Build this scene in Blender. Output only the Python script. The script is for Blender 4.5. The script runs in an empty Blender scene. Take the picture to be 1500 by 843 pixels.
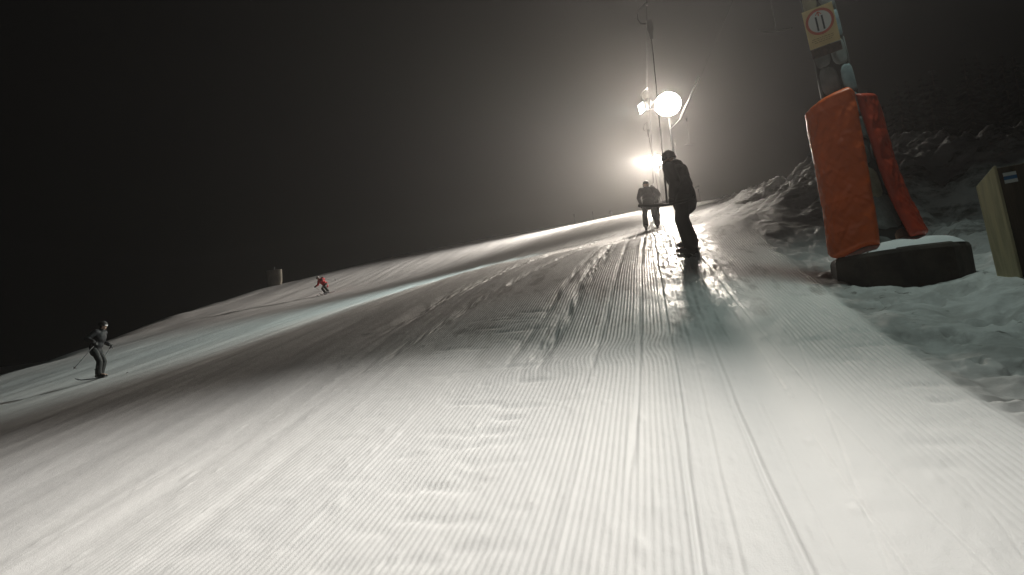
import math, random
import numpy as np
R = math.radians
GRADE = math.tan(R(10.0))
# ---------------------------------------------------------------- terrain
def _hash(ix, iy, seed):
    h = (ix.astype(np.int64) * 374761393 + iy.astype(np.int64) * 668265263 + seed * 974711) & 0x7fffffff
    h = ((h ^ (h >> 13)) * 1274126177) & 0x7fffffff
    return ((h ^ (h >> 16)) & 0xffff) / 65535.0
def vnoise(x, y, seed=0):
    x = np.asarray(x, float); y = np.asarray(y, float)
    ix = np.floor(x); iy = np.floor(y); fx = x - ix; fy = y - iy
    fx = fx * fx * fx * (fx * (fx * 6 - 15) + 10); fy = fy * fy * fy * (fy * (fy * 6 - 15) + 10)
    a = _hash(ix, iy, seed); b = _hash(ix + 1, iy, seed); c = _hash(ix, iy + 1, seed); d = _hash(ix + 1, iy + 1, seed)
    return (a * (1 - fx) + b * fx) * (1 - fy) + (c * (1 - fx) + d * fx) * fy - 0.5
def fbm(x, y, seed=0, octv=4):
    s = 0.0; a = 1.0
    for k in range(octv):
        s = s + a * vnoise(x, y, seed + k * 17); x = np.asarray(x) * 2.03 + 3.1; y = np.asarray(y) * 2.03 + 7.7; a *= 0.5
    return s
def sstep(a, b, x):
    t = np.clip((np.asarray(x, float) - a) / (b - a), 0, 1); return t * t * (3 - 2 * t)
# residual heights above the mean 10 degree slope (x, y, metres)
CTRL = np.array([
 (0,-30,0),(-25,-25,-1.5),(15,-25,.3),(0,0,0),(0.5,3,0),(0,5.5,0.03),(-1,8,.16),(1,8,.16),(0.5,10.5,.36),(0.5,13,.48),(-1.5,13,.42),(0,19,.45),(0,27,.37),(0,40,.40),(0,55,.40),(-1.7,72,.40),
 (-4,4,-.1),(-4,10,.12),(-9,9,-.45),(-5,14,.12),(-4,20,.25),(-9,16,-.5),(-9,0,-.5),(-16.5,19.2,-1.5),(-18,5,-1.6),(-26.7,25.6,-1.76),(-24,8,-1.9),(-21.8,46.7,-1.8),(-12,46,-.9),(-32.6,45,-1.62),(-33.8,60,-1.12),(-29,74,-.75),(-17.7,74,-.2),(-6.9,74,.1),
 (-8,28,-.5),(-6,40,-.2),(-12,60,-.5),
 (1.85,8.6,.12),(2.6,8.8,.13),(3.6,8.2,.13),(4,5,.02),(4.5,2,.02),(7,4,.1),(3.3,12,.42),(4.2,14,1.0),(4.4,20,1.62),(3,20,.75),(5.8,15.5,1.6),(7.2,15,1.5),(7.2,18.5,1.38),(8.8,18.5,1.25),(6,24,1.2),(9,24,.7),(8,10,.75),(5.6,11,.55),(4.2,30,.9),(6.5,30,1.2),(5.2,40,.62),(10,40,.5),(4,60,.4),(14,15,1.0),(15,60,.1),(6,74,.45),(25,40,.2),(30,10,.6)], float)
def _tps(r): return np.where(r > 1e-9, r * r * np.log(r + 1e-12), 0.0)
def _fit():
    p = CTRL[:, :2] / 20.0; n = len(p)
    K = _tps(np.hypot(p[:, None, 0] - p[None, :, 0], p[:, None, 1] - p[None, :, 1])) + 1e-4 * np.eye(n)
    P = np.c_[np.ones(n), p]
    A = np.zeros((n + 3, n + 3)); A[:n, :n] = K; A[:n, n:] = P; A[n:, :n] = P.T
    return np.linalg.solve(A, np.r_[CTRL[:, 2], 0, 0, 0])
TPS = _fit()
def residual(x, y):
    xc = np.clip(x, -38, 32) / 20.0; yc = np.clip(y, -32, 82) / 20.0
    p = CTRL[:, :2] / 20.0; s = TPS[-3] + TPS[-2] * xc + TPS[-1] * yc
    for i in range(len(p)): s = s + TPS[i] * _tps(np.hypot(xc - p[i, 0], yc - p[i, 1]))
    return s
EDGE_Y = np.array([-60, -5, 10, 25.6, 45, 60, 75, 90, 240]); EDGE_X = np.array([-20, -21, -23.5, -26.7, -32.6, -34.2, -31, -30, -30])
def base(x, y):
    x = np.asarray(x, float); y = np.asarray(y, float)
    z = GRADE * y + residual(x, y)
    over = np.clip(EDGE_X_at(y) - x, 0, None)
    z = z - np.where(over < 7, .032 * over ** 2, .032 * 49 + .45 * (over - 7)) * np.where(over > 16, 0, 1) - np.where(over > 16, .032 * 49 + .45 * 9, 0)
    oy = np.clip(y - 72, 0, None)
    z = z - np.where(oy < 22, .011 * oy ** 2, .011 * 484 + .484 * (oy - 22)) + np.where(oy > 60, .484 * (oy - 60), 0)
    ox = np.clip(x - 9, 0, None)   # valley side rises to the right
    z = z - .05 * np.clip(ox, 0, 12) * sstep(6, 14, y)
    return z
def EDGE_X_at(y): return np.interp(y, EDGE_Y, EDGE_X)
def groomed(x, y):
    """1 on the combed snow beside the tow track, 0 elsewhere."""
    r = sstep(1.74, 1.62, x - .12 * sstep(6, 9, y) + .08 * vnoise(y * .9, y * 0, 5)) * sstep(-3.6, -2.4, x) * sstep(15, 11, y)
    lane = sstep(.02, .14, x + .1 * vnoise(y * .7, 0 * y, 9)) * sstep(1.2, .95, x + .2 * vnoise(y * .8, 0 * y + 3, 9))
    return r * (1 - .93 * lane) * (.45 + .55 * sstep(-.28, .1, fbm(x * .8, y * .35, 31, 2)))
def groove(x, y, xs, ys, w, d):
    c = np.interp(y, ys, xs) + .03 * vnoise(y * 1.1, y * 0 + xs[0], 3)
    m = sstep(ys[0] - .3, ys[0] + .3, y) * sstep(ys[-1] + .5, ys[-1] - .5, y)
    t = (x - c) / w
    return m * d * (-np.exp(-t * t) + .45 * np.exp(-(np.abs(t) - 2.0) ** 2))
GROOVES = [  # x's, y's, width, depth
 ([.03, .05, .02], [1.5, 6, 40], .022, .022), ([.17, .2, .16], [1.5, 6, 40], .02, .012), ([.42, .38, .45], [1.5, 5, 45], .022, .022),
 ([.50, .53, .5], [2.2, 5, 30], .014, .010), ([.70, .72, .6], [1.5, 6, 14], .016, .010), ([.98, .93, .85, .7], [1.5, 3.6, 6, 12], .015, .016), ([.55, .8, 1.1], [2, 4, 7], .013, .012),
 ([.88, 1.05, 1.2], [1.5, 2.6, 3.6], .013, .014), ([1.25, 1.22, 1.1], [1.5, 3, 5], .014, .012), ([-.25, -.22, -.1], [4, 8, 30], .03, .03)]
def detail(x, y):
    g = groomed(x, y)
    ph = x + .055 * np.exp(-((y - 6.75 - .25 * x) / .32) ** 2) * sstep(-3, -1.2, x) * sstep(.5, -.2, x) + .012 * vnoise(x * .6, y * .8, 41)
    z = g * (.0042 + .003 * sstep(1.1, 1.4, x)) * np.cos(2 * np.pi * ph / .036)
    for sx in (-.58, -1.93, 1.52):   # seams between passes of the tiller
        z = z + .006 * np.exp(-((x - sx - .10 * vnoise(y * .5, y * 0 + sx, 19) - .03 * vnoise(y * 1.7, y * 0, 27)) / .028) ** 2) * sstep(2.6, 4, y) ** .3 * sstep(11, 7, y) * (.5 + vnoise(y * 2.5, y * 0 + sx, 23))
    # broken cross dents in the combed snow (machine tread)
    dent = np.clip(fbm(x * 2.6, y * 7.5 + x * 1.2, 77, 3) - .16, 0, None)
    zone = np.exp(-((x + .85 + .08 * y) / .45) ** 2) + np.exp(-((x - 1.42) / .3) ** 2) + .5 * np.exp(-((x + 2.2) / .6) ** 2)
    z = z - dent * .032 * zone * sstep(1.5, 3, y) * sstep(11, 8, y)
    for xs, ys, w, d in GROOVES: z = z + groove(x, y, xs, ys, w * (.5 + .5 * sstep(6, 9, y)), d * (.34 + .12 * sstep(6, 9, y)) * (.55 + .9 * np.clip(vnoise(y * .9, y * 0 + xs[0] * 7, 29) + .3, 0, 1)))
    # crumpled, trodden tow track higher up
    lane = np.exp(-((x - .4) / .55) ** 2) * sstep(5.5, 8.5, y)
    z = z + lane * (.036 * fbm(x * 3.6, y * 1.5, 11, 4) - .040 * np.abs(fbm(x * 6.5, y * 2.2 + x * 1.5, 13, 4)))
    # ruts to the left of the track
    for (xa, ya, xb, yb, w, d) in ((-1.18, 6.3, -.75, 20, .13, .075), (-1.45, 6.6, -1.0, 20, .06, .04), (-3.1, 7.2, -1.5, 19, .12, .06), (-.62, 6.0, -.45, 22, .035, .03), (-3.9, 9, -2.2, 24, .25, .08)):
        c = xa + (xb - xa) * (y - ya) / (yb - ya)
        m = sstep(ya - .6, ya + 1.2, y) * sstep(yb + 6, yb, y)
        z = z - m * d * .6 * np.exp(-((x - c) / w) ** 2) * (.30 + 1.0 * np.clip(fbm(x * 12, y * 1.6 + x * 2, 21, 4) + .4, 0, 1.2))
    z = z + .06 * np.clip(vnoise(x * 15, y * 13, 101) - .37, 0, .13) * sstep(-8, -5, x) * sstep(12, 8, y)   # loose crumbs
    # right hand edge: loose lumps, then the ploughed bank
    off = sstep(1.62, 1.86, x - .06 * sstep(6, 9, y) * 2 + .10 * vnoise(y * 1.3, 0 * y, 8))
    z = z + off * sstep(16, 11, y) * (.10 * fbm(x * 1.5, y * 1.5, 51, 4) - .03 + .05 * fbm(x * 5, y * 4.2, 53, 3)) - off * sstep(9.2, 7.5, y) * .42 * np.clip(fbm(x * 3.6, y * 4.4, 55, 3) - .20, 0, .16)
    bank = sstep(2.2, 4.0, x + .4 * vnoise(y * .4, 0 * y, 2)) * sstep(9, 12, y) * sstep(60, 34, y)
    rid = 1 - 2 * np.abs(fbm(x * .55 + y * .18, y * .62 - x * .1, 61, 5))
    z = z + bank * (.60 * rid - .33 + .34 * fbm(x * 1.5, y * 2.4, 63, 5) + .12 * fbm(x * 2.6 + y * .5, y * 7.0, 67, 4))
    sh = sstep(1.3, 2.4, x) * sstep(9, 12, y) * sstep(40, 26, y)
    z = z + sh * .10 * fbm(x * 2.4, y * 1.2, 71, 4)
    # streaks along the fall line and soft unevenness on the open piste
    left = sstep(-1.6, -3.2, x)
    z = z + left * (.035 * fbm(x * 1.3 + .05 * y, y * .10, 81, 4) + .05 * vnoise(x * .12, y * .09, 83) + .02 * fbm(x * 3.4, y * .28, 85, 3))
    z = z + .010 * fbm(x * 1.8, y * .7, 91, 3)
    ins = x - EDGE_X_at(y); z = z + sstep(0, 8, y) * sstep(76, 60, y) * (.12 * np.exp(-(ins / 1.8) ** 2))
    far = sstep(-6, 6, EDGE_X_at(y) - x)
    z = z - far * .8 + far * .5 * fbm(x * .12, y * .12, 95, 4)
    return z
def height(x, y):
    return base(x, y) + detail(np.asarray(x, float), np.asarray(y, float))
def gz(x, y): return float(height(np.array([x]), np.array([y]))[0])
# ---------------------------------------------------------------- camera frame
CAM_H = 1.4; PITCH = R(4.6); YAW = R(11.1); ROLL = R(6.5); LENS = 26.0
LAMP0 = 6100; LAMP0_AIM = (-.62, -1, -.32); LAMP0_CONE = 113; LAMP0_B = 400
LAMP1_A = 950; LAMP1_B = 11500; LAMP1_FILL = 6300; LAMP1_GLOW = 1500; LAMP2_A = 8000; LAMP2_B = 52000; LAMP2_FILL = 28000; LAMP2_GLOW = 10000
HAZE = .00115; HAZE_G = .83; SKY = .05; EXPOSURE = 0
import bpy, bmesh
from mathutils import Vector, Matrix, Euler
random.seed(4)
scene = bpy.context.scene
COL = scene.collection
V = Vector
# ---------------------------------------------------------------- helpers
def tag(o, label=None, cat=None, group=None, kind=None):
    if label: o['label'] = label
    if cat: o['category'] = cat
    if group: o['group'] = group
    if kind: o['kind'] = kind
    return o
def empty(name, loc, rot=(0, 0, 0)):
    o = bpy.data.objects.new(name, None); COL.objects.link(o); o.location = loc; o.rotation_euler = rot; o.empty_display_size = .2
    return o
def link(name, me, mats, parent=None):
    o = bpy.data.objects.new(name, me); COL.objects.link(o)
    for m in (mats if isinstance(mats, (list, tuple)) else [mats]): me.materials.append(m)
    if parent: o.parent = parent
    return o
def build(name, bm, mats, parent=None, smooth=True):
    me = bpy.data.meshes.new(name); bmesh.ops.recalc_face_normals(bm, faces=bm.faces); bm.to_mesh(me); bm.free()
    if smooth:
        for p in me.polygons: p.use_smooth = True
    return link(name, me, mats, parent)
def B(): return bmesh.new()
def box(bm, c, s, rot=None, bev=.0, mat=0):
    M = Matrix.Translation(c) @ (Euler(rot).to_matrix().to_4x4() if rot else Matrix()) @ Matrix.Diagonal((s[0], s[1], s[2], 1))
    r = bmesh.ops.create_cube(bm, size=1, matrix=M)
    fs = {f for v in r['verts'] for f in v.link_faces}
    if bev:
        e = list({e for v in r['verts'] for e in v.link_edges})
        q = bmesh.ops.bevel(bm, geom=e, offset=bev, segments=2, affect='EDGES', profile=.6); fs = set(q['faces']) | {f for f in fs if f.is_valid}
    for f in fs: f.material_index = mat
def ell(bm, c, r, rot=None, sub=2, mat=0):
    M = Matrix.Translation(c) @ (Euler(rot).to_matrix().to_4x4() if rot else Matrix()) @ Matrix.Diagonal((r[0], r[1], r[2], 1))
    q = bmesh.ops.create_icosphere(bm, subdivisions=sub, radius=1, matrix=M)
    for v in q['verts']:
        for f in v.link_faces: f.material_index = mat
def tube(bm, pts, rad, n=10, cap=True, mat=0):
    pts = [V(p) for p in pts]
    if not isinstance(rad, (list, tuple)): rad = [rad] * len(pts)
    rings = []; up = V((0, 0, 1))
    for i, p in enumerate(pts):
        t = (pts[min(i + 1, len(pts) - 1)] - pts[max(i - 1, 0)]).normalized()
        a = t.cross(up if abs(t.dot(up)) < .95 else V((1, 0, 0))).normalized(); b = t.cross(a)
        rings.append([bm.verts.new(p + (a * math.cos(k * 2 * math.pi / n) + b * math.sin(k * 2 * math.pi / n)) * rad[i]) for k in range(n)])
    for r0, r1 in zip(rings, rings[1:]):
        for k in range(n):
            f = bm.faces.new((r0[k], r0[(k + 1) % n], r1[(k + 1) % n], r1[k])); f.material_index = mat
    if cap:
        for r in (rings[0], rings[-1]): bm.faces.new(r).material_index = mat
def limb(bm, a, b, ra, rb):
    tube(bm, (a, b), (ra, rb), 14); ell(bm, a, (ra,) * 3); ell(bm, b, (rb,) * 3)
def remesh(name, bm, mats, parent, voxel=.012, it=4):
    me = bpy.data.meshes.new(name); bm.to_mesh(me); bm.free()
    o = bpy.data.objects.new(name, me); COL.objects.link(o)
    m = o.modifiers.new('r', 'REMESH'); m.mode = 'VOXEL'; m.voxel_size = voxel; m.use_smooth_shade = True
    s = o.modifiers.new('s', 'SMOOTH'); s.iterations = it; s.factor = .5
    dg = bpy.context.evaluated_depsgraph_get()
    me2 = bpy.data.meshes.new_from_object(o.evaluated_get(dg)); me2.name = name
    bpy.data.objects.remove(o); bpy.data.meshes.remove(me)
    for p in me2.polygons: p.use_smooth = True
    me2.materials.clear()
    return link(name, me2, mats, parent)
# ---------------------------------------------------------------- materials
def mat(name, col, rough=.6, metal=0, spec=.5, nscale=0, namt=0, bump=0, bscale=30, stretch=(1, 1, 1), col2=None):
    m = bpy.data.materials.new(name); m.use_nodes = True; nt = m.node_tree; b = nt.nodes['Principled BSDF']
    b.inputs['Base Color'].default_value = (*col, 1); b.inputs['Roughness'].default_value = rough; b.inputs['Metallic'].default_value = metal
    b.inputs['Specular IOR Level'].default_value = spec
    if nscale or bump:
        tc = nt.nodes.new('ShaderNodeTexCoord'); mp = nt.nodes.new('ShaderNodeMapping'); mp.inputs['Scale'].default_value = stretch
        nt.links.new(tc.outputs['Object'], mp.inputs['Vector'])
    if nscale:
        n = nt.nodes.new('ShaderNodeTexNoise'); n.inputs['Scale'].default_value = nscale; n.inputs['Detail'].default_value = 6
        nt.links.new(mp.outputs[0], n.inputs['Vector'])
        r = nt.nodes.new('ShaderNodeValToRGB'); c2 = col2 or tuple(c * (1 - namt) for c in col)
        r.color_ramp.elements[0].position = .35; r.color_ramp.elements[1].position = .65
        r.color_ramp.elements[0].color = (*c2, 1); r.color_ramp.elements[1].color = (*col, 1)
        nt.links.new(n.outputs['Fac'], r.inputs[0]); nt.links.new(r.outputs[0], b.inputs['Base Color'])
    if bump:
        n2 = nt.nodes.new('ShaderNodeTexNoise'); n2.inputs['Scale'].default_value = bscale; n2.inputs['Detail'].default_value = 5
        nt.links.new(mp.outputs[0], n2.inputs['Vector'])
        bp = nt.nodes.new('ShaderNodeBump'); bp.inputs['Strength'].default_value = bump; bp.inputs['Distance'].default_value = .02
        nt.links.new(n2.outputs['Fac'], bp.inputs['Height']); nt.links.new(bp.outputs[0], b.inputs['Normal'])
    return m
def emis(name, col, s):
    m = bpy.data.materials.new(name); m.use_nodes = True; b = m.node_tree.nodes['Principled BSDF']
    b.inputs['Base Color'].default_value = (*col, 1); b.inputs['Emission Color'].default_value = (*col, 1); b.inputs['Emission Strength'].default_value = s
    return m
def snow_material():
    m = bpy.data.materials.new('snow'); m.use_nodes = True; nt = m.node_tree; N = nt.nodes.new; L = nt.links.new; b = nt.nodes['Principled BSDF']
    geo = N('ShaderNodeNewGeometry'); sep = N('ShaderNodeSeparateXYZ'); L(geo.outputs['Position'], sep.inputs[0])
    def noise(scale, detail, stretch=(1, 1, 1), rough=.55):
        mp = N('ShaderNodeMapping'); mp.inputs['Scale'].default_value = stretch; L(geo.outputs['Position'], mp.inputs['Vector'])
        n = N('ShaderNodeTexNoise'); n.inputs['Scale'].default_value = scale; n.inputs['Detail'].default_value = detail; n.inputs['Roughness'].default_value = rough
        L(mp.outputs[0], n.inputs['Vector']); return n.outputs['Fac']
    def rng(src, a, c, lo, hi, smooth=True):
        r = N('ShaderNodeMapRange'); r.interpolation_type = 'SMOOTHSTEP' if smooth else 'LINEAR'; L(src, r.inputs['Value'])
        r.inputs['From Min'].default_value = a; r.inputs['From Max'].default_value = c; r.inputs['To Min'].default_value = lo; r.inputs['To Max'].default_value = hi
        return r.outputs[0]
    def math_(op, x, y):
        q = N('ShaderNodeMath'); q.operation = op
        for i, s in enumerate((x, y)):
            if isinstance(s, (int, float)): q.inputs[i].default_value = s
            else: L(s, q.inputs[i])
        return q.outputs[0]
    X, Y = sep.outputs['X'], sep.outputs['Y']
    lane = math_('MULTIPLY', math_('MULTIPLY', rng(X, -.55, .05, 0, 1), rng(X, 1.3, .75, 0, 1)), rng(Y, 6.5, 9.5, 0, 1))
    bank = math_('MULTIPLY', rng(X, 2.0, 3.4, 0, 1), math_('MULTIPLY', rng(Y, 8.6, 11, 0, 1), rng(Y, 60, 30, 0, 1)))
    # wind-crusted, dirtied snow: grey-brown streaks thrown up by the plough and worn tow track
    dirt_b = rng(noise(1.3, 7, (.7, 1.8, 1.8), .72), .46, .62, 0, .8)
    dirt_r = rng(noise(2.2, 5, (1.6, .3, 1), .6), .5, .68, 0, 1)
    rz = math_('MULTIPLY', math_('MULTIPLY', rng(X, -3.6, -1.8, 0, 1), rng(X, 3, 1.4, 0, 1)), math_('MULTIPLY', rng(Y, 6.2, 8.5, 0, 1), rng(Y, 40, 22, 0, 1)))
    dirt = math_('MAXIMUM', math_('MULTIPLY', bank, dirt_b), math_('MULTIPLY', rz, math_('MULTIPLY', dirt_r, .55)))
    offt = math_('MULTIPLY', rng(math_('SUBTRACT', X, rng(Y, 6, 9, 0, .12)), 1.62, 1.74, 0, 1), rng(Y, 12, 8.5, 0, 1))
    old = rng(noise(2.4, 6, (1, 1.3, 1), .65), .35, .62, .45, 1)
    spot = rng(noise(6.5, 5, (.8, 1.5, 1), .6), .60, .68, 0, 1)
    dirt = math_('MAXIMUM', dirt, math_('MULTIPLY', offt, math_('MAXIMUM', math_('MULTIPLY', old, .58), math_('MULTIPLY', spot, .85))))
    blotch = rng(noise(.5, 4, (1, .35, 1)), .3, .75, 0, 1)
    c1 = N('ShaderNodeMix'); c1.data_type = 'RGBA'; L(blotch, c1.inputs['Factor']); c1.inputs['A'].default_value = (.83, .83, .83, 1); c1.inputs['B'].default_value = (.88, .875, .865, 1)
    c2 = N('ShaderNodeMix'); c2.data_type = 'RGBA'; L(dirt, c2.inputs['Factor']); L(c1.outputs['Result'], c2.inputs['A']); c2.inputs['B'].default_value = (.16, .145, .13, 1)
    L(c2.outputs['Result'], b.inputs['Base Color'])
    ice = math_('MULTIPLY', lane, rng(noise(3.0, 4, (1.5, .7, 1)), .35, .6, .35, 1))
    L(rng(ice, 0, 1, .65, .36, False), b.inputs['Roughness']); b.inputs['Specular IOR Level'].default_value = .4
    b1 = N('ShaderNodeBump'); b1.inputs['Strength'].default_value = .35; b1.inputs['Distance'].default_value = .006; L(noise(140, 3), b1.inputs['Height'])
    b2 = N('ShaderNodeBump'); b2.inputs['Strength'].default_value = .28; b2.inputs['Distance'].default_value = .03; L(noise(9, 5, (1, .45, 1)), b2.inputs['Height']); L(b1.outputs[0], b2.inputs['Normal'])
    b3 = N('ShaderNodeBump'); b3.inputs['Distance'].default_value = .16; L(noise(4.2, 8, (.7, 1.9, 1.9), .75), b3.inputs['Height']); L(b2.outputs[0], b3.inputs['Normal'])
    L(math_('MULTIPLY', bank, .9), b3.inputs['Strength']); L(b3.outputs[0], b.inputs['Normal'])
    return m
M_SNOW = snow_material()
M_CAP = mat('settled_snow', (.82, .83, .84), .7, bump=.5, bscale=14)
M_ORANGE = mat('orange_tarpaulin', (.80, .13, .012), .42, nscale=2.2, namt=.22, bump=.10, bscale=22)
M_RED = mat('red_orange_tarpaulin', (.55, .06, .02), .42, nscale=2.2, namt=.25, bump=.10, bscale=22)
M_CONC = mat('weathered_concrete', (.075, .058, .046), .9, nscale=3.2, namt=.6, bump=.8, bscale=14)
M_MORTAR = mat('dark_mortar', (.03, .03, .028), .9)
M_STONES = [mat('stone_' + n, c, .8, nscale=9, namt=.35, bump=.3, bscale=30) for n, c in (('grey', (.25, .27, .26)), ('blue', (.27, .35, .37)), ('ochre', (.40, .38, .26)), ('rose', (.48, .29, .20)), ('slate', (.17, .18, .175)))]
M_STEEL = mat('galvanised_steel', (.42, .43, .43), .45, .7, nscale=12, namt=.25)
M_DARKSTEEL = mat('dark_steel', (.05, .05, .05), .5, .4)
M_ROPE = mat('wire_rope', (.008, .008, .008), .9, 0, .05)
M_RUBBER = mat('black_plastic', (.018, .018, .018), .55)
M_SIGN = mat('cream_sign_paint', (.72, .56, .27), .45, nscale=6, namt=.15)
M_WHITE = mat('white_paint', (.72, .73, .70), .5)
M_RING = mat('red_sign_paint', (.50, .10, .05), .5)
M_BLACK = mat('black_paint', (.02, .025, .03), .5)
M_BLUE = mat('blue_paint', (.04, .16, .35), .5)
M_BROWN = mat('brown_timber', (.10, .070, .042), .8, nscale=3, namt=.5, bump=.5, bscale=12, stretch=(6, 6, .5))
M_PALE = mat('pale_post_side', (.62, .54, .33), .75, nscale=4, namt=.3, bump=.3, bscale=14, stretch=(5, 5, .6))
M_BARK = mat('bark', (.07, .05, .04), .9)
M_NEEDLE = mat('spruce_needles', (.012, .016, .012), .8, nscale=2, namt=.5)
M_SKIN = mat('skin', (.55, .36, .27), .5)
M_EYE = mat('eye', (.03, .03, .03), .3)
def cloth(n, c, r=.75): return mat(n, c, r, nscale=8, namt=.3, bump=.5, bscale=9)
# ---------------------------------------------------------------- ground
def axis(segs):
    out = [segs[0][0]]
    for a, b, d in segs:
        n = max(1, int(round((b - a) / d))); out += [a + (b - a) * (k + 1) / n for k in range(n)]
    return np.array(out)
def make_ground():
    xs = axis([(-160, -70, 6), (-70, -40, 1.2), (-40, -10, .22), (-10, -3.7, .075), (-3.7, 2.2, .009), (2.2, 4, .03), (4, 9, .05), (9, 16, .15), (16, 40, 1), (40, 150, 5)])
    ys = axis([(-45, -3, 2), (-3, 1.5, .2), (1.5, 9.5, .045), (9.5, 26, .075), (26, 40, .2), (40, 80, .4), (80, 110, 1.5), (110, 230, 6)])
    X, Y = np.meshgrid(xs, ys); Z = height(X, Y)
    co = np.stack([X, Y, Z], -1).reshape(-1, 3); nx, ny = len(xs), len(ys)
    i = np.arange((ny - 1) * (nx - 1)); r = i // (nx - 1); c = i % (nx - 1); a = r * nx + c
    q = np.stack([a, a + 1, a + nx + 1, a + nx], -1)
    me = bpy.data.meshes.new('snow_slope'); me.vertices.add(len(co)); me.vertices.foreach_set('co', co.astype(np.float32).ravel())
    me.loops.add(q.size); me.loops.foreach_set('vertex_index', q.astype(np.int32).ravel())
    me.polygons.add(len(q)); me.polygons.foreach_set('loop_start', (np.arange(len(q)) * 4).astype(np.int32)); me.polygons.foreach_set('loop_total', np.full(len(q), 4, np.int32))
    me.update(calc_edges=True); me.polygons.foreach_set('use_smooth', np.ones(len(q), bool))
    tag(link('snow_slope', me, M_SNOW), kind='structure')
make_ground()
# ---------------------------------------------------------------- lift mast with pads, sign and concrete foot
MX, MY = 2.48, 9.0; MZ = float(base(np.array([MX]), np.array([MY]))[0]) + .05
mast = empty('lift_mast', (MX, MY, MZ), (0, R(-4.2), 0))
tag(mast, 'stone patterned lift mast wrapped in thick orange padding with a round ski sign', 'lift mast')
CAM_A = math.atan2(-MY, -MX)             # direction in plan from the mast to the tow track below
def pr(z): return float(np.interp(z, [0, .3, .8, 1.9, 2.6, 6.4], [.44, .37, .28, .20, .178, .13]))
def polar(t, r, z): a = CAM_A + t; return V((r * math.cos(a), r * math.sin(a), z))
bm = B(); NZ, NT = 40, 32; prev = None
for k in range(NZ + 1):
    z = 6.4 * k / NZ + .02; ring = [bm.verts.new(polar(2 * math.pi * j / NT, pr(z), z)) for j in range(NT)]
    if prev:
        for j in range(NT): bm.faces.new((prev[j], prev[(j + 1) % NT], ring[(j + 1) % NT], ring[j]))
    prev = ring
bm.faces.new(prev); build('pole', bm, M_MORTAR, mast)
# rounded stones set in dark joints: staggered courses of irregular plates that follow the pole
bm = B(); rng_ = random.Random(8); z = .06; row = 0
while z < 3.6:
    h = rng_.uniform(.27, .37) * (1.0 if z > .9 else 1.2); n = 5; off = rng_.random()
    for j in range(n):
        tc = (j + off) * 2 * math.pi / n + rng_.uniform(-.06, .06); zc = z + h / 2 + rng_.uniform(-.035, .035)
        wt = 2 * math.pi / n * .5 * rng_.uniform(.90, .96); hz = h * .5 * rng_.uniform(.90, .98); mi = rng_.choice([0, 0, 1, 2, 3, 4, 4]); tw = rng_.uniform(-.35, .35)
        rings = []
        for s, dr in ((1, .0), (.95, .006), (.8, .008), (.0, .009)):
            ring = []
            for q in range(14 if s else 1):
                a = q * 2 * math.pi / 14; e = 3.0
                cx = math.copysign(abs(math.cos(a)) ** (2 / e), math.cos(a)) * s; cy = math.copysign(abs(math.sin(a)) ** (2 / e), math.sin(a)) * s
                zz = zc + hz * (cy + tw * cx * .5); tt = tc + wt * (cx + .18 * cy * tw)
                ring.append(bm.verts.new(polar(tt, pr(max(zz, 0)) + .001 + dr, zz)))
            rings.append(ring)
        for r0, r1 in zip(rings, rings[1:]):
            for q in range(14):
                f = bm.faces.new((r0[q], r0[(q + 1) % 14], r1[(q + 1) % 14], r1[q])) if len(r1) > 1 else bm.faces.new((r0[q], r0[(q + 1) % 14], r1[0]))
                f.material_index = mi
    z += h * .96; row += 1
build('stone_cladding', bm, M_STONES, mast)
def pad(name, m, t0, t1, zb, zt, thick, seed, flare=0):
    """quilted mat wrapped round part of the pole; t0/t1/zb/zt are functions along the edge"""
    bm = B(); nt, nz = 64, 110; outer, inner = [], []
    for i in range(nz + 1):
        v = i / nz; ro, ri = [], []
        for j in range(nt + 1):
            u = j / nt; t = t0(v) + (t1(v) - t0(v)) * u; z = zb(u) + (zt(u) - zb(u)) * v
            ed = min(u, 1 - u, v * 1.6, (1 - v) * 1.6); rnd = 1 - (1 - min(ed / .05, 1)) ** 2
            w = .016 * float(fbm(np.array([t * 2.0 + seed + z * .8]), np.array([z * 6.5 - t * 2.6 + seed]), 7, 3)[0]) - .015 * abs(float(fbm(np.array([t * 2.6 + z]), np.array([z * 11 + t * 4.5]), 9, 3)[0])) + .005 * float(fbm(np.array([t * 5]), np.array([z * 17 - t * 7]), 12, 2)[0])
            w -= .005 * max(0, 1 - abs(((z * 2.9) % 1) - .5) / .08) + .004 * max(0, 1 - abs(((t * 1.9) % 1) - .5) / .1)
            R_ = pr(z) * .6 + .19 + flare * max(0, 1 - z / 1.3) ** 2
            ro.append(bm.verts.new(polar(t, R_ + .02 + (thick - .02) * rnd + w, z))); ri.append(bm.verts.new(polar(t, R_ - .01, z)))
        outer.append(ro); inner.append(ri)
    for g in (outer, inner):
        for i in range(nz):
            for j in range(nt): bm.faces.new((g[i][j], g[i][j + 1], g[i + 1][j + 1], g[i + 1][j]))
    for i in range(nz):
        for j in (0, nt): bm.faces.new((outer[i][j], outer[i + 1][j], inner[i + 1][j], inner[i][j]))
    for j in range(nt):
        for i in (0, nz): bm.faces.new((outer[i][j], outer[i][j + 1], inner[i][j + 1], inner[i][j]))
    return build(name, bm, m, mast)
lerp = lambda a, b, t: a + (b - a) * t
p1 = pad('padding', M_ORANGE, lambda v: R(-125), lambda v: R(lerp(6, 27, v ** .8)), lambda u: .26 + .03 * math.sin(u * 9), lambda u: 1.96 + .13 * u - .10 * sstep(.93, 1, u), .10, 1.3)
p1['label'] = 'wide bright orange padding on the left'
p2 = pad('padding', M_RED, lambda v: R(lerp(47, 31, v ** .8)), lambda v: R(150), lambda u: .30, lambda u: 1.98, .07, 5.1, .13)
p2['label'] = 'darker red orange padding on the right'
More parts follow.
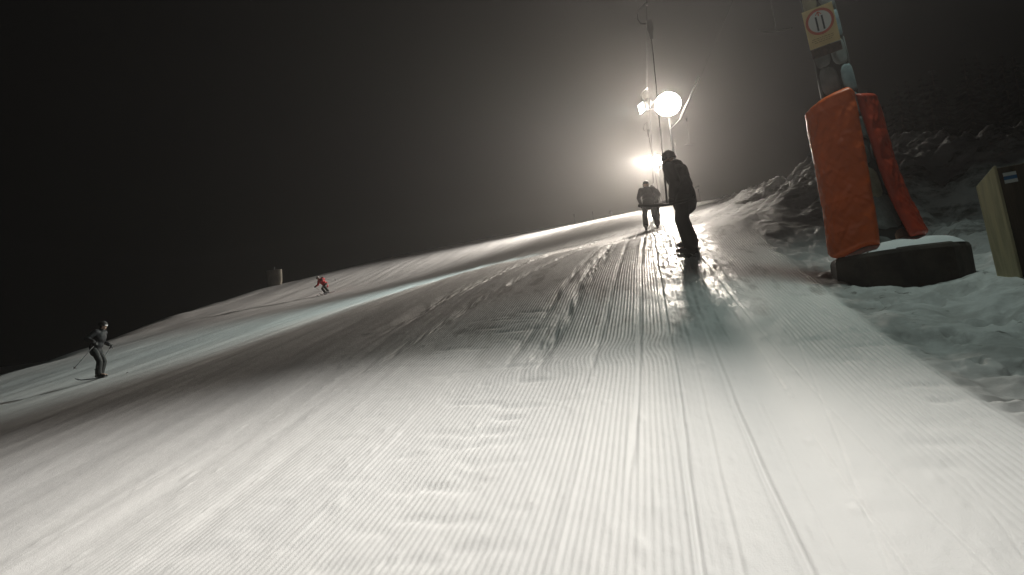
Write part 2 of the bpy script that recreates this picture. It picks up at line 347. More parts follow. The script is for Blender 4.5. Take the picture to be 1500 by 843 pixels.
bm = B(); n = 10; rot = R(14)
def octo(r, z, k): return V((r * math.cos(rot + k * 2 * math.pi / n) * 1.06, r * math.sin(rot + k * 2 * math.pi / n), z))
rings = [[bm.verts.new(octo(r, z, k)) for k in range(n)] for r, z in ((.69, -.6), (.68, .14), (.665, .175), (.635, .195), (.4, .21))]
for r0, r1 in zip(rings, rings[1:]):
    for k in range(n): bm.faces.new((r0[k], r0[(k + 1) % n], r1[(k + 1) % n], r1[k]))
bm.faces.new(rings[-1])
foot = build('concrete_foot', bm, M_CONC, mast, smooth=False); foot.location = (.20, .02, 0); foot.rotation_euler = (0, R(4.2), 0)
bm = B(); nr = 14; na = 60; prev = None
for i in range(nr + 1):
    s = i / nr; ring = []
    for j in range(na):
        a = j * 2 * math.pi / na; x, y = math.cos(a), math.sin(a)
        rr = .62 * s * (1 + .10 * float(vnoise(np.array([x * 1.7 + 4]), np.array([y * 1.7]), 3)[0]))
        h = .20 + (.11 + .05 * float(vnoise(np.array([x * s * 2.3]), np.array([y * s * 2.3]), 6)[0])) * (1 - s ** 5) - .015 * s
        ring.append(bm.verts.new((rr * x * 1.06, rr * y, h)))
    if prev:
        for j in range(na): bm.faces.new((prev[j], prev[(j + 1) % na], ring[(j + 1) % na], ring[j]))
    prev = ring
cap = build('snow_cap', bm, M_CAP, foot)
# sign plate
def sign_part(name, bm, m, parent=None): return build(name, bm, m, parent, smooth=False)
SG = CAM_A + R(-6)
sg = empty('sign_board', polar(R(-6), .222, 2.87), (0, 0, SG + R(90))); sg.parent = mast; sg['label'] = 'cream sign with two skis in a red ring'
bm = B(); box(bm, (0, 0, 0), (.33, .008, .455), bev=.003); sign_part('plate', bm, M_SIGN, sg)
def disc(bm, r0, r1, y, cz, n=48):
    a = [bm.verts.new((r0 * math.cos(k * 2 * math.pi / n), y, cz + r0 * math.sin(k * 2 * math.pi / n))) for k in range(n)]
    if r1 == 0: bm.faces.new(a); return
    b = [bm.verts.new((r1 * math.cos(k * 2 * math.pi / n), y, cz + r1 * math.sin(k * 2 * math.pi / n))) for k in range(n)]
    for k in range(n): bm.faces.new((a[k], a[(k + 1) % n], b[(k + 1) % n], b[k]))
bm = B(); disc(bm, .126, 0, -.0065, .055); sign_part('white_disc', bm, M_WHITE, sg)
bm = B(); disc(bm, .153, .124, -.0085, .055); sign_part('red_ring', bm, M_RING, sg)
bm = B()
for s in (-1, 1): box(bm, (s * .033, -.0085, .035), (.019, .003, .165))
sign_part('ski_symbol', bm, M_BLACK, sg)
bm = B(); box(bm, (0, -.0085, .145), (.012, .003, .05)); box(bm, (-.018, -.0085, .150), (.008, .003, .045), (0, R(38), 0)); box(bm, (.018, -.0085, .150), (.008, .003, .045), (0, R(-38), 0)); sign_part('arrow_symbol', bm, M_RING, sg)
bm = B(); r_ = random.Random(2)
for zz, w0 in ((-.128, -.12), (-.150, -.13), (-.172, -.10)):
    x = w0
    while x < -w0 - .02:
        w = r_.uniform(.012, .035); box(bm, (x + w / 2, -.0055, zz), (w, .003, .006)); x += w + .008
sign_part('lettering', bm, mat('faded_brown_print', (.32, .20, .10), .6), sg)
bm = B(); box(bm, (0, .004, -.287), (.325, .012, .105), bev=.003); sign_part('lower_plate', bm, mat('dark_brown_plate', (.085, .05, .035), .6, nscale=30, namt=.6), sg)
for zz in (.1, -.28):
    bm = B(); box(bm, (0, .03, zz), (.26, .05, .03)); sign_part('bracket', bm, M_DARKSTEEL, sg)
# mast head (above the picture): cross arm with rope wheels
bm = B(); box(bm, (.1, 0, 6.45), (4.4, .16, .2), bev=.02); build('cross_arm', bm, M_STEEL, mast)
# ---------------------------------------------------------------- floodlights
M_LENS_W = emis('lamp_glass_warm', (1, .91, .80), 170); M_LENS_M = emis('lamp_glass_mast', (1, .95, .88), 4)
M_LENS_C = emis('lamp_glass_cool', (.86, 1, .97), 8)
def floodlight(parent, loc, aim, w=.62, h=.46, lens=None, power=0, cone=120, blend=.6, col=(1, .95, .88), round_=False):
    d = V(aim).normalized(); q = d.to_track_quat('-Y', 'Z')
    e = empty('floodlight', loc); e.rotation_euler = q.to_euler(); e.parent = parent
    bm = B(); bg = B()
    if round_:   # round dish with a domed glass
        tube(bm, ((0, .02, 0), (0, .10, 0), (0, .22, 0), (0, .27, 0)), (w / 2, w / 2 * .92, w * .28, w * .12), 24); tube(bg, ((0, .01, 0), (0, -.02, 0), (0, -.045, 0), (0, -.055, 0)), (w * .48, w * .45, w * .28, w * .06), 24)
    else:
        box(bm, (0, .09, 0), (w, .16, h), bev=.03); box(bm, (0, .20, 0), (w * .5, .1, h * .5), bev=.02); box(bg, (0, -.004, 0), (w * .93, .02, h * .92), bev=.004)
    h_ = build('housing', bm, M_DARKSTEEL, e); g_ = build('lamp_glass', bg, lens, e)
    if round_:
        for o_ in (h_, g_): o_.scale = (1.1, 1, .96)
    if power:
        l = bpy.data.lights.new('floodlight_beam', 'SPOT'); l.energy = power; l.spot_size = R(cone); l.spot_blend = blend; l.color = col; l.shadow_soft_size = .22
        o = bpy.data.objects.new('floodlight_beam', l); COL.objects.link(o); o.parent = e; o.location = (0, -.2, 0); o.rotation_euler = (R(-90), 0, 0)
    return e
def flood_post(loc, lampz, label, pa, pb, p_fill, p_glow, baim, bcone=60, bcol=(.84, 1, .95)):
    root = empty('floodlight_post', loc); tag(root, label, 'floodlight', 'floodlights up the tow lift')
    bm = B(); tube(bm, ((0, 0, -.6), (0, 0, lampz + .5)), (.055, .04), 12); build('post', bm, M_DARKSTEEL, root)
    bm = B(); tube(bm, ((-1.0, -.02, lampz), (.45, -.02, lampz)), .03, 8); tube(bm, ((-.35, -.02, lampz - .3), (-.35, -.02, lampz + .35)), .025, 8); tube(bm, ((.33, -.02, lampz - .3), (.33, -.02, lampz + .35)), .025, 8); build('lamp_bracket', bm, M_STEEL, root)
    bm = B(); tube(bm, ((.40, -.5, lampz - .76), (1.34, -.5, lampz + .80)), .030, 8); tube(bm, ((0, 0, lampz - .95), (.40, -.5, lampz - .76)), .01, 8); build('stay_rod', bm, M_WHITE, root)
    floodlight(root, (.02, -.26, lampz), (-.30, -1, -.30), w=1.0, h=.9, lens=M_LENS_W, power=pa, cone=118, blend=.9, round_=True, col=(1, .89, .77))
    d_ = V((-loc[0], -loc[1], CAM_H - loc[2] - lampz + .4)); floodlight(root, (.02, -.42, lampz), d_, w=.4, h=.4, lens=M_LENS_W, power=p_glow, cone=15, blend=1, round_=True, col=(1, .90, .80))  # added head, no real lamp: narrow beam toward camera makes the haze glow
    floodlight(root, (-1.02, -.02, lampz + .10), baim, w=.5, h=.4, lens=M_LENS_C, power=pb, cone=bcone, blend=1, col=bcol)
    floodlight(root, (-.10, -.48, lampz + .02), (-.66, -1, -.36), w=.44, h=.38, lens=M_LENS_W, power=p_fill, cone=80, blend=1, col=(1, .89, .77))  # added fill head, brightens the left slope and the haze beside the lamp
    return root
def B1(x, y): return float(base(np.array([x]), np.array([float(y)]))[0])
flood_post((1.30, 30.2, B1(1.3, 30.2)), 10.38 - B1(1.3, 30.2), 'glaring floodlight bank on a slim post above the leaning snowboarder', LAMP1_A, LAMP1_B, LAMP1_FILL, LAMP1_GLOW, (-1, -.48, -.16), 88)
flood_post((1.45, 71.5, B1(1.45, 71.5)), 17.50 - B1(1.45, 71.5), 'smaller farther floodlight glowing beside the head of the leaning snowboarder', LAMP2_A, LAMP2_B, LAMP2_FILL, LAMP2_GLOW, (-1, -.95, -.17), 72, (1, .93, .85))
floodlight(mast, (-.35, -.35, 6.15), LAMP0_AIM, lens=M_LENS_M, power=LAMP0, cone=LAMP0_CONE, blend=1, col=(1, .955, .89))
floodlight(mast, (.45, -.35, 6.15), (.25, -.55, -1), w=.5, h=.4, lens=M_LENS_M, power=LAMP0_B, cone=150, blend=1.0, col=(.80, 1, .92))
# ---------------------------------------------------------------- tow ropes and T-bars
def cable(name, f, ys, label):
    bm = B(); tube(bm, [(f(y)[0], y, f(y)[1]) for y in ys], .0055, 6); tag(build(name, bm, M_ROPE), label, 'cable', 'haul ropes of the tow lift')
UP = lambda y: (.56, 8.62 + .168 * (y - 16.3)); DOWN = lambda y: (3.86 + .008 * (y - 20), 11.55 + .183 * (y - 20))
cable('haul_rope', UP, (-30, 16.3, 28.3, 40, 52, 72, 140), 'thin haul rope above the tow track carrying hooks with riders')
cable('haul_rope', DOWN, (-30, 20, 42, 64, 95, 140), 'thin return haul rope over the right bank carrying the empty bars')
def t_bar(y, line, bar, label, loaded=True, yaw=0, hook=1.0):
    x, z = line(y); root = empty('tow_bar', (x, y, z)); tag(root, label, 'tow bar', 't-bars hanging from the lift')
    bm = B(); tube(bm, [(0, 0, .03), (-.06, 0, 0), (-.17, 0, -.08), (-.235, 0, -.20), (-.235, 0, -.33), (-.18, 0, -.43), (-.05, 0, -.45)], .019, 8)
    box(bm, (0, 0, .0), (.05, .14, .05), bev=.01); build('hanger_arm', bm, M_DARKSTEEL, root)
    bm = B(); tube(bm, [(0, 0, -.38), (0, 0, -.40), (0, 0, -.60), (0, 0, -.70), (0, 0, -.82)], (.03, .075, .075, .045, .035), 14); build('spring_box', bm, M_RUBBER, root)
    c = V(bar) - V((x, y, z)); top = V((0, 0, -.82)); d = (top - c).normalized(); stem = c + d * 1.05
    bm = B(); tube(bm, (top, stem), .009, 6); build('rope', bm, M_ROPE, root)
    bm = B(); tube(bm, (stem, c), (.014, .018), 8); build('stem', bm, M_DARKSTEEL, root)
    bm = B(); cs, sn = math.cos(yaw), math.sin(yaw); pts = []; rad = []
    for k in range(11):
        u = -1 + k / 5; w = .44 * u; sag = -.035 * (1 - abs(u)) + .02 * abs(u) ** 3
        pts.append(c + V((w * cs, w * sn, sag))); rad.append(.015 + .014 * (1 - abs(abs(u) - .5) * 1.6))
    tube(bm, pts, rad, 10); 
    for e in (0, -1): ell(bm, pts[e], (.03, .03, .03))
    build('cross_bar', bm, M_RUBBER, root)
    return root
t_bar(16.3, UP, (.32, 12.17, 3.44), 'tow bar held behind the hips of the leaning snowboarder in front')
t_bar(28.3, UP, (.24, 24.78, 5.58), 'tow bar pulling the skier in the dark grey jacket')
t_bar(40.2, UP, (.62, 36.0, 7.55), 'tow bar pulling the rider hidden behind the grey jacketed skier')
t_bar(20.0, DOWN, (3.86, 20.0, 8.87), 'empty tow bar hanging high beside the ski sign', yaw=R(12))
t_bar(64.0, DOWN, (4.22, 64.0, 16.85), 'small empty tow bar hanging right of the bright floodlight bank', yaw=R(25))
t_bar(95.0, DOWN, (4.46, 95.0, 22.5), 'farthest tiny empty tow bar hanging just right of the snowboarder\'s head', yaw=R(10))
# ---------------------------------------------------------------- wooden trail post at the right edge
px_, py_ = 3.60, 8.06; pz = gz(px_, py_) - .12
post = empty('trail_post', (px_, py_, pz), (0, R(-4), R(12)))
tag(post, 'brown timber trail post with a slanted top and white and blue stripes', 'trail post')
def slant(bm, x0, x1, y0, y1, zb, zf, zk):
    v = [bm.verts.new(p) for p in ((x0, y0, zb), (x1, y0, zb), (x1, y1, zb), (x0, y1, zb), (x0, y0, zf), (x1, y0, zf), (x1, y1, zk), (x0, y1, zk))]
    for f in ((0, 1, 2, 3), (4, 5, 6, 7), (0, 1, 5, 4), (1, 2, 6, 5), (2, 3, 7, 6), (3, 0, 4, 7)): bm.faces.new([v[i] for i in f])
bm = B(); slant(bm, -.235, .30, -.16, .16, -.4, 1.17, 1.04); bmesh.ops.bevel(bm, geom=bm.edges[:], offset=.006, segments=1, affect='EDGES'); build('timber_body', bm, M_BROWN, post, smooth=False)
bm = B(); slant(bm, -.268, -.2375, -.165, .155, .0, 1.19, 1.055); bmesh.ops.bevel(bm, geom=bm.edges[:], offset=.004, segments=1, affect='EDGES'); build('post_side', bm, M_PALE, post, smooth=False)  # left side of the post, much paler than the body
for nm, zz, m in (('white_stripe', 1.09, M_WHITE), ('blue_stripe', 1.055, M_BLUE), ('white_stripe', 1.02, M_WHITE)):
    bm = B(); box(bm, (-.13, -.1625, zz), (.13, .003, .034)); build(nm, bm, m, post, smooth=False)
# ---------------------------------------------------------------- people
def person(label, loc, yaw, J, mats, lean=0, fwd=0, headgear='helmet', gear='skis', vox=.012, slope=0, head_yaw=0, skirt=.0, bulk=0, twist=0):
    """J: joint positions in the figure's own frame, facing +y, origin between the feet"""
    jk, tr, bo, gl, hg, gv = mats
    root = empty('person', loc, (fwd, lean, yaw)); tag(root, label, 'person')
    P = {k: V(v) for k, v in J.items()}
    if twist:
        tm = Euler((0, 0, twist)).to_matrix()
        for k in P:
            if k[:2] in ('ch', 'ne', 'he', 'sh', 'el', 'wr'): P[k] = tm @ P[k]
    pel, ch, nk, hd = P['pelvis'], P['chest'], P['neck'], P['head']
    bm = B()
    ell(bm, pel, (.165, .115, .13)); ell(bm, (pel + ch) / 2, (.145, .10, .2)); ell(bm, ch, (.175, .12, .2)); limb(bm, ch + (nk - ch) * .5, hd + V((0, -.01, -.02)), .065, .055)
    hr = Euler((0, 0, head_yaw)).to_matrix(); H = lambda x, y, z: hd + hr @ V((x, y, z))
    ell(bm, H(0, -.008, .025), (.076, .094, .10)); ell(bm, H(0, .03, -.055), (.052, .058, .055)); ell(bm, H(0, .098, -.02), (.014, .02, .024)); ell(bm, H(0, .082, -.065), (.024, .012, .008))
    for s in (-1, 1): ell(bm, H(s * .078, -.005, -.01), (.012, .022, .034))
    for s in 'LR':
        limb(bm, P['sh' + s], P['el' + s], .062, .046); limb(bm, P['el' + s], P['wr' + s], .045, .032); limb(bm, P['hip' + s], P['kn' + s], .088, .062); limb(bm, P['kn' + s], P['an' + s], .058, .042)
        limb(bm, ch + V((0, 0, .06)), P['sh' + s], .08, .062); limb(bm, pel, P['hip' + s], .1, .09); limb(bm, P['an' + s], P['toe' + s], .045, .035)
    remesh('body', bm, M_SKIN, root, vox)
    for s in (-1, 1):
        bm = B(); ell(bm, H(s * .031, .078, .008), (.013, .013, .011)); build('eye', bm, M_EYE, root)
    bm = B()   # jacket: padded torso, sleeves, collar, hem below the hips
    bk = bulk; ell(bm, ch + V((0, -bk * .4, .0)), (.205 + bk, .155 + bk, .215)); ell(bm, (pel + ch) / 2 + V((0, -bk * .3, 0)), (.195 + bk, .15 + bk, .23)); ell(bm, pel + V((0, 0, .03)), (.205 + bk * .6, .155 + bk * .7, .17)); limb(bm, pel + V((0, 0, .02)), pel + V((0, .0, -.10 - skirt)), .16 + bk * .7, .165 + bk * .7)
    limb(bm, ch + V((0, 0, .10)), nk, .13, .085); ell(bm, nk + V((0, -.05 - bk * .6, .0)), (.10 + bk, .075 + bk, .07 + bk * .6))
    for s in 'LR':
        limb(bm, ch + V((0, 0, .08)), P['sh' + s], .10, .088); limb(bm, P['sh' + s], P['el' + s], .088 + bk * .5, .070 + bk * .5); limb(bm, P['el' + s], P['wr' + s], .070 + bk * .5, .054 + bk * .2)
        m_ = (P['sh' + s] * .45 + P['el' + s] * .55); ell(bm, m_, (.088, .085, .06))
    r = remesh('jacket', bm, jk, root, vox)
    bm = B()
    ell(bm, pel, (.18, .135, .14))
    for s in 'LR':
        limb(bm, P['hip' + s], P['kn' + s], .112 + bk * .3, .086 + bk * .5); limb(bm, P['kn' + s], P['an' + s] + V((0, -.01, .03)), .085 + bk * .5, .092 + bk * .5); ell(bm, P['kn' + s] * .8 + P['an' + s] * .2, (.09, .09, .07)); limb(bm, pel, P['hip' + s], .12, .11)
    remesh('trousers', bm, tr, root, vox)
    for s in 'LR':
        a, t = P['an' + s], P['toe' + s]; d = (t - a); d.z = 0; d.normalize(); bm = B()
        limb(bm, a + V((0, 0, .14)) - d * .01, a - V((0, 0, .03)), .066, .062); limb(bm, a - V((0, 0, .045)) - d * .07, a + d * .17 - V((0, 0, .05)), .05, .046); ell(bm, a - V((0, 0, .02)) + d * .06, (.055, .055, .06))
        remesh('boot', bm, bo, root, vox * .9, 2)
        # glove: palm, four unequal bent fingers, thumb off the side
        w, e = P['wr' + s], P['el' + s]; f = (w - e).normalized(); side = f.cross(V((0, 0, 1)) if abs(f.z) < .9 else V((0, 1, 0))).normalized(); nrm = side.cross(f)
        curl = V(J.get('grip' + s, (0, 0, -1))); bm = B()
        limb(bm, w - f * .03, w + f * .02, .046, .04); 
        for q in (-1, 0, 1): limb(bm, w + f * .03 + side * .024 * q, w + f * .085 + side * .026 * q, .022, .02)
        for q, ln in enumerate((.062, .072, .068, .052)):
            b0 = w + f * .085 + side * (.036 - .024 * q); b1 = b0 + (f * .75 + curl * .5).normalized() * ln * .55; b2 = b1 + (f * .25 + curl).normalized() * ln * .6
            limb(bm, b0, b1, .0125, .012); limb(bm, b1, b2, .012, .010)
        t0 = w + f * .025 + side * .04; t1 = t0 + (side * .7 + f * .7).normalized() * .04; t2 = t1 + (f + curl * .6).normalized() * .034; limb(bm, t0, t1, .017, .014); limb(bm, t1, t2, .014, .012)
        remesh('glove', bm, gl, root, .007 if vox < .015 else .01, 2)
    bm = B()
    if headgear == 'helmet':
        ell(bm, H(0, -.012, .05), (.112, .130, .105), sub=3); bmesh.ops.bisect_plane(bm, geom=bm.verts[:] + bm.edges[:] + bm.faces[:], plane_co=H(0, 0, .005), plane_no=hr @ V((0, -.25, -1)), clear_outer=True)
        for q in (-1, 1): ell(bm, H(q * .09, -.01, -.01), (.022, .05, .055))
        build('helmet', bm, hg, root)
    else:
        ell(bm, H(0, -.015, .045), (.098, .115, .112), sub=3); bmesh.ops.bisect_plane(bm, geom=bm.verts[:] + bm.edges[:] + bm.faces[:], plane_co=H(0, 0, .005), plane_no=hr @ V((0, -.2, -1)), clear_outer=True)
        tube(bm, [H(.093 * math.cos(a), -.012 + .11 * math.sin(a), .012 - .02 * math.sin(a)) for a in [k * math.pi / 12 for k in range(25)]], .016, 8)
        build('beanie', bm, hg, root)
    bm = B(); ell(bm, H(0, .085, .02), (.075, .028, .04)); build('goggles', bm, gv, root)
    bm = B(); tube(bm, [H(.112 * math.cos(a), -.012 + .125 * math.sin(a), .03) for a in [k * math.pi / 12 for k in range(25)]], .009, 6, cap=False); build('goggle_strap', bm, M_RUBBER, root)
    def plank(name, c, d, L, w, m):
        bm = B(); d = V(d).normalized(); sd = V((-d.y, d.x, 0)).normalized(); up = d.cross(sd); up = up if up.z > 0 else -up; rows = []
        for k in range(15):
            u = -1 + k / 7; ww = w * (1 - .12 * (1 - u * u)) * (1 if abs(u) < .9 else .62); rise = .09 * max(0, (u - .78) / .22) ** 2 + .05 * max(0, (-u - .82) / .18) ** 2
            p = V(c) + d * (L / 2 * u) + up * rise
            rows.append([bm.verts.new(p + sd * ww * sx + up * sz) for sx, sz in ((-.5, 0), (.5, 0), (.5, .014), (-.5, .014))])
        for a, b in zip(rows, rows[1:]):
            for k in range(4): bm.faces.new((a[k], a[(k + 1) % 4], b[(k + 1) % 4], b[k]))
        bm.faces.new(rows[0]); bm.faces.new(rows[-1]); build(name, bm, m, root, smooth=False)
    def bind(c): bm = B(); box(bm, c, (.07, .30, .03), bev=.006); build('binding', bm, M_RUBBER, root)
    if gear == 'skis':
        for s in 'LR':
            a, t = P['an' + s], P['toe' + s]; d = (t - a); d.z = 0; d.normalize(); d = V((d.x, d.y, math.tan(slope)))
            c = V((a.x, a.y, a.z - .118)) + d * .08; plank('ski', c, d, 1.62, .075, M_SKI)
    elif gear == 'board':
        a = (P['anL'] + P['anR']) / 2; d = (P['anR'] - P['anL']); d.normalize(); plank('snowboard', (a.x, a.y, a.z - .118), d, 1.5, .26, M_SKI)
    return root
M_SKI = mat('ski_top_sheet', (.04, .04, .05), .4)
K = dict
black_jk = cloth('black_jacket', (.016, .014, .016)); black_tr = cloth('black_trousers', (.012, .013, .013)); grey_jk = cloth('dark_grey_jacket', (.016, .017, .019)); grey_tr = cloth('charcoal_trousers', (.016, .016, .018))
red_jk = cloth('red_jacket', (.58, .02, .03)); brown_tr = cloth('dark_brown_trousers', (.035, .03, .025)); boot_m = mat('dark_boot', (.02, .02, .02), .5); glove_m = cloth('black_glove', (.02, .02, .02)); navy_jk = cloth('black_navy_jacket', (.008, .008, .011))
hat_d = cloth('dark_knit_hat', (.03, .025, .025)); helm_d = mat('dark_helmet', (.05, .05, .055), .35); helm_w = mat('pale_helmet', (.75, .72, .72), .35); gog = mat('goggle_lens', (.02, .02, .025), .15)
def stand(x, y): return (x, y, B1(x, y) + .03)
gy = math.atan(.19)
# snowboarder nearest on the tow, body turned to the left and hunched
nx, ny = .58, 12.48
person('person in black leaning on the tow bar, body turned left, dark knit hat', stand(nx, ny), R(82),
  K(pelvis=(0, -.03, .91), chest=(0, .06, 1.23), neck=(0, .13, 1.43), head=(0, .175, 1.555), shL=(-.19, .05, 1.37), elL=(-.25, -.07, 1.10), wrL=(-.19, .06, .90), shR=(.19, .07, 1.37), elR=(.25, .05, 1.09), wrR=(.15, .22, .98),
    hipL=(-.10, -.03, .87), knL=(-.18, .04, .47), anL=(-.20, -.04, .02), toeL=(-.20, .16, -.03), hipR=(.10, -.03, .88), knR=(.20, .06, .54), anR=(.20, -.02, .15), toeR=(.20, .18, .11)),
  (black_jk, black_tr, boot_m, glove_m, hat_d, gog), headgear='beanie', gear='board', vox=.011, head_yaw=R(8), skirt=.06, bulk=.05, twist=R(-28))
person('person in dark grey jacket standing on skis on the tow track, seen from behind', stand(.05, 24.9), R(0),
  K(pelvis=(0, -.08, .86), chest=(0, .0, 1.18), neck=(0, .04, 1.36), head=(0, .07, 1.475), shL=(-.19, 0, 1.32), elL=(-.30, -.04, 1.06), wrL=(-.25, .12, .87), shR=(.19, 0, 1.32), elR=(.37, -.03, 1.09), wrR=(.22, .20, .98),
    hipL=(-.10, -.06, .82), knL=(-.17, .09, .47), anL=(-.18, 0, .10), toeL=(-.18, .18, .06), hipR=(.10, -.06, .82), knR=(.18, .09, .47), anR=(.20, 0, .10), toeR=(.20, .18, .06)),
  (grey_jk, grey_tr, boot_m, glove_m, helm_d, gog), gear='skis', vox=.013, slope=gy)
person('person on skis mostly hidden behind the grey jacketed skier, legs showing', stand(.33, 34.0), R(0),
  K(pelvis=(0, -.08, .84), chest=(0, .0, 1.13), neck=(0, .04, 1.30), head=(0, .07, 1.41), shL=(-.18, 0, 1.26), elL=(-.26, -.04, 1.02), wrL=(-.2, .15, .9), shR=(.18, 0, 1.26), elR=(.26, -.03, 1.03), wrR=(.18, .20, .95),
    hipL=(-.10, -.06, .80), knL=(-.12, .09, .46), anL=(-.11, 0, .10), toeL=(-.11, .18, .06), hipR=(.10, -.06, .80), knR=(.12, .09, .46), anR=(.11, 0, .10), toeR=(.11, .18, .06)),
  (black_jk, grey_tr, boot_m, glove_m, helm_d, gog), gear='skis', vox=.015, slope=gy)
red = person('person in a red jacket skiing down the far piste, leaning into a turn', stand(-21.8, 46.5), R(160),
  K(pelvis=(0, -.16, .72), chest=(0, .10, .98), neck=(0, .22, 1.12), head=(0, .30, 1.20), shL=(-.19, .12, 1.10), elL=(-.36, .16, .92), wrL=(-.40, .40, .88), shR=(.19, .12, 1.10), elR=(.36, .14, .90), wrR=(.38, .38, .80),
    hipL=(-.10, -.14, .69), knL=(-.12, .16, .44), anL=(-.11, 0, .10), toeL=(-.11, .18, .06), hipR=(.10, -.14, .69), knR=(.12, .17, .46), anR=(.11, .06, .10), toeR=(.11, .24, .06)),
  (red_jk, brown_tr, boot_m, glove_m, helm_w, gog), lean=R(24), gear='skis', vox=.015, slope=-gy)
dark = person('person in black skiing along the dark left edge of the piste', stand(-16.1, 18.75), R(-84),
  K(pelvis=(0, -.10, .88), chest=(0, .06, 1.20), neck=(0, .12, 1.38), head=(0, .17, 1.50), shL=(-.19, .06, 1.33), elL=(-.34, -.14, 1.12), wrL=(-.36, .08, .98), shR=(.19, .06, 1.33), elR=(.36, -.12, 1.13), wrR=(.38, .12, 1.02),
    hipL=(-.09, -.10, .85), knL=(-.10, .08, .48), anL=(-.09, -.02, .10), toeL=(-.09, .16, .06), hipR=(.09, -.10, .85), knR=(.10, .08, .48), anR=(.09, .04, .10), toeR=(.09, .22, .06)),
  (navy_jk, black_tr, boot_m, glove_m, hat_d, helm_w), lean=R(-3), gear='skis', vox=.013, slope=-.02)
bpy.context.view_layer.update()
def ski_pole(root, hand, tip, label):
    a = root.matrix_world @ V(hand); b = root.matrix_world @ V(tip); o = empty('ski_pole', b); tag(o, label, 'ski pole')
    d = (a - b); bm = B(); tube(bm, (V((0, 0, 0)), d), .009, 6); build('shaft', bm, M_STEEL, o)
    bm = B(); tube(bm, (d * .9, d * 1.06), .017, 8); build('grip', bm, M_RUBBER, o)
    bm = B(); tube(bm, (d * .05, d * .06), .045, 10); build('basket', bm, M_RUBBER, o)
ski_pole(red, (-.40, .48, .84), (-.75, -.45, .62), 'thin ski pole in the uphill hand of the red jacketed skier')
ski_pole(red, (.38, .46, .76), (.50, -.30, .22), 'thin ski pole in the downhill hand of the red jacketed skier')
ski_pole(dark, (-.36, .15, .93), (-.45, -.45, .25), 'ski pole held by the black clad skier on the far side')
ski_pole(dark, (.38, .19, .97), (.48, -.45, .30), 'ski pole held by the black clad skier on the near side')
# ---------------------------------------------------------------- small things along the piste edge
mz = gz(-33.2, 60.2); cm = empty('crash_mat', (-33.2, 60.2, mz - .1), (0, R(6), R(-20))); tag(cm, 'faded beige crash mat standing upright at the dark piste edge', 'crash mat')
bm = B(); tube(bm, ((0, 0, -.3), (0, 0, 1.75)), .05, 10); build('pole', bm, M_STEEL, cm)
bm = B(); M_ = mat('beige_tarpaulin', (.42, .38, .31), .7, nscale=2, namt=.3, bump=.4, bscale=6)
n = 14; rr = [[bm.verts.new((sx * (.80 + .13 * zz) + .05 * math.sin(5 * zz), .28 * sy * (1 - .25 * abs(sx)), .08 + 1.4 * zz + .04 * sx)) for sx, sy in ((-1, -.4), (-.7, -1), (0, -1.1), (.7, -1), (1, -.4), (1, .4), (.7, 1), (0, 1.1), (-.7, 1), (-1, .4))] for zz in [k / n for k in range(n + 1)]]
for a, b in zip(rr, rr[1:]):
    for k in range(10): bm.faces.new((a[k], a[(k + 1) % 10], b[(k + 1) % 10], b[k]))
bm.faces.new(rr[0]); bm.faces.new(rr[-1]); build('mat_cover', bm, M_, cm)
def marker(x, y, h, label, head):
    o = empty('piste_marker', (x, y, B1(x, y) - .1)); tag(o, label, 'piste marker', 'markers on the skyline')
    bm = B(); tube(bm, ((0, 0, 0), (.03, 0, h)), .03, 8); build('stake', bm, M_BLACK, o)
    bm = B(); (ell(bm, (.03, 0, h), (.2, .12, .2)) if head else box(bm, (.03, 0, h), (.12, .05, .3), bev=.01)); build('marker_head', bm, M_BLACK, o)
marker(-3.45, 69.5, .45, 'dark round topped marker on the skyline left of the skiers', True)
marker(-5.2, 70.5, .75, 'thin stake on the skyline just left of the round topped marker', False)
marker(-7.0, 70.5, .9, 'faint thin stake standing farthest left along the bright skyline', False)
kx, ky = 4.62, 70.0; o = empty('padded_post', (kx, ky, B1(kx, ky) - .1), (0, R(-2), 0)); tag(o, 'small dark padded post on the skyline right of the leaning snowboarder', 'post')
bm = B(); tube(bm, ((0, 0, 0), (0, 0, 1.25)), (.3, .27), 14); build('padding', bm, mat('dark_padding', (.07, .05, .05), .8), o)
bm = B(); tube(bm, ((0, 0, 1.2), (0, 0, 1.5), (.35, 0, 1.55)), .06, 8); build('post', bm, M_DARKSTEEL, o)
# ---------------------------------------------------------------- far woods, air
def woods(name, spots, label):
    bm = B(); rg = random.Random(5)
    for x, y, h in spots:
        z0 = B1(x, y) - .3
        tube(bm, ((x, y, z0), (x + rg.uniform(-.1, .1), y, z0 + h * .97)), (h * .018, .02), 6, mat=1)
        nl = int(8 + h * .9)
        for k in range(nl):
            t = .12 + .86 * k / nl; rad = h * .23 * (1 - t) ** .8 + .12; zc = z0 + h * t; nb = 9; a0 = rg.random() * 6.3
            for b in range(nb):
                if rg.random() < .12: continue
                a = a0 + b * 2 * math.pi / nb + rg.uniform(-.2, .2); rl = rad * rg.uniform(.7, 1.15); w = rl * .30; dz = -rl * rg.uniform(.25, .5)
                ca, sa = math.cos(a), math.sin(a)
                p0 = (x, y, zc + .15 * rl); p1 = (x + ca * rl * .6 - sa * w, y + sa * rl * .6 + ca * w, zc + dz * .55); p2 = (x + ca * rl, y + sa * rl, zc + dz * .9); p3 = (x + ca * rl * .6 + sa * w, y + sa * rl * .6 - ca * w, zc + dz * .55); p4 = (x + ca * rl * .55, y + sa * rl * .55, zc + dz * .3)
                q = [bm.verts.new(p) for p in (p0, p1, p2, p3, p4)]
                for f in ((0, 1, 4), (1, 2, 4), (2, 3, 4), (3, 0, 4)): bm.faces.new([q[i] for i in f])
    o = build(name, bm, [M_NEEDLE, M_BARK], None, smooth=False); tag(o, label, 'woods', kind='stuff')
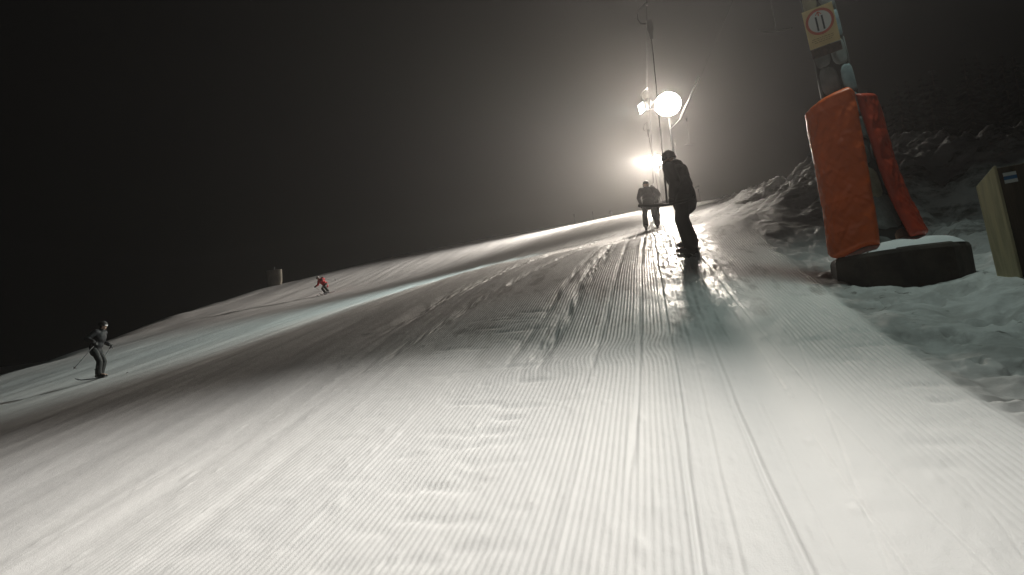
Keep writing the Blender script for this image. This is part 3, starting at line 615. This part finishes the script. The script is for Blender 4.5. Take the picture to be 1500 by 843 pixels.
rg = random.Random(3)
woods('forest', [(x := rg.uniform(22, 85), y := rg.uniform(78, 118), 10.5 + .10 * (y - 78) + .13 * (x - 22) + rg.uniform(-.8, .8)) for _ in range(240)], 'dark spruce wood on the hill behind the ploughed snow bank')
hz = bpy.data.materials.new('night_haze'); hz.use_nodes = True; nt = hz.node_tree; nt.nodes.clear()
out = nt.nodes.new('ShaderNodeOutputMaterial'); pv = nt.nodes.new('ShaderNodeVolumePrincipled'); pv.inputs['Color'].default_value = (.90, .88, .86, 1); pv.inputs['Density'].default_value = HAZE; pv.inputs['Anisotropy'].default_value = HAZE_G
nt.links.new(pv.outputs[0], out.inputs['Volume'])
allz = [B1(x, y) for x in (-160, -60, 0, 60, 150) for y in (-45, 0, 72, 120, 230)]
bm = B(); zb, zt = min(allz) - 6, max(max(allz), 40) + 6; box(bm, (-5, 92.5, (zb + zt) / 2), (340, 290, zt - zb)); tag(build('haze', bm, hz, None, smooth=False), kind='stuff')
# ---------------------------------------------------------------- night sky, camera, render settings
w = bpy.data.worlds.new('World'); scene.world = w; w.use_nodes = True; nt = w.node_tree
sky = nt.nodes.new('ShaderNodeTexSky'); sky.sky_type = 'NISHITA'; sky.sun_disc = False; sky.sun_elevation = R(-4); sky.sun_rotation = R(200)
hs = nt.nodes.new('ShaderNodeHueSaturation'); hs.inputs['Saturation'].default_value = .15; nt.links.new(sky.outputs[0], hs.inputs['Color']); nt.links.new(hs.outputs[0], nt.nodes['Background'].inputs['Color']); nt.nodes['Background'].inputs['Strength'].default_value = SKY
cam = bpy.data.cameras.new('camera'); cam.lens = LENS; cam.sensor_width = 36; cam.clip_start = .05; cam.clip_end = 2000
co = bpy.data.objects.new('camera', cam); COL.objects.link(co); co.location = (0, 0, CAM_H)
fw = V((-math.sin(YAW) * math.cos(PITCH), math.cos(YAW) * math.cos(PITCH), math.sin(PITCH))); rt = V((math.cos(YAW), math.sin(YAW), 0)); up = rt.cross(fw)
rt2 = rt * math.cos(ROLL) + (-up) * math.sin(ROLL) ; up2 = up * math.cos(ROLL) + rt * math.sin(ROLL)
co.rotation_euler = Matrix((rt2, up2, -fw)).transposed().to_euler(); scene.camera = co
scene.view_settings.view_transform = 'Standard'; scene.view_settings.look = 'None'; scene.view_settings.exposure = EXPOSURE; scene.view_settings.gamma = 1
scene.view_settings.use_curve_mapping = False
scene.render.engine = 'CYCLES'; c = scene.cycles
c.use_denoising = True; c.denoiser = 'OPENIMAGEDENOISE'; c.max_bounces = 5; c.diffuse_bounces = 3; c.glossy_bounces = 2; c.volume_bounces = 1; c.transmission_bounces = 2
c.sample_clamp_indirect = 3; c.use_adaptive_sampling = False
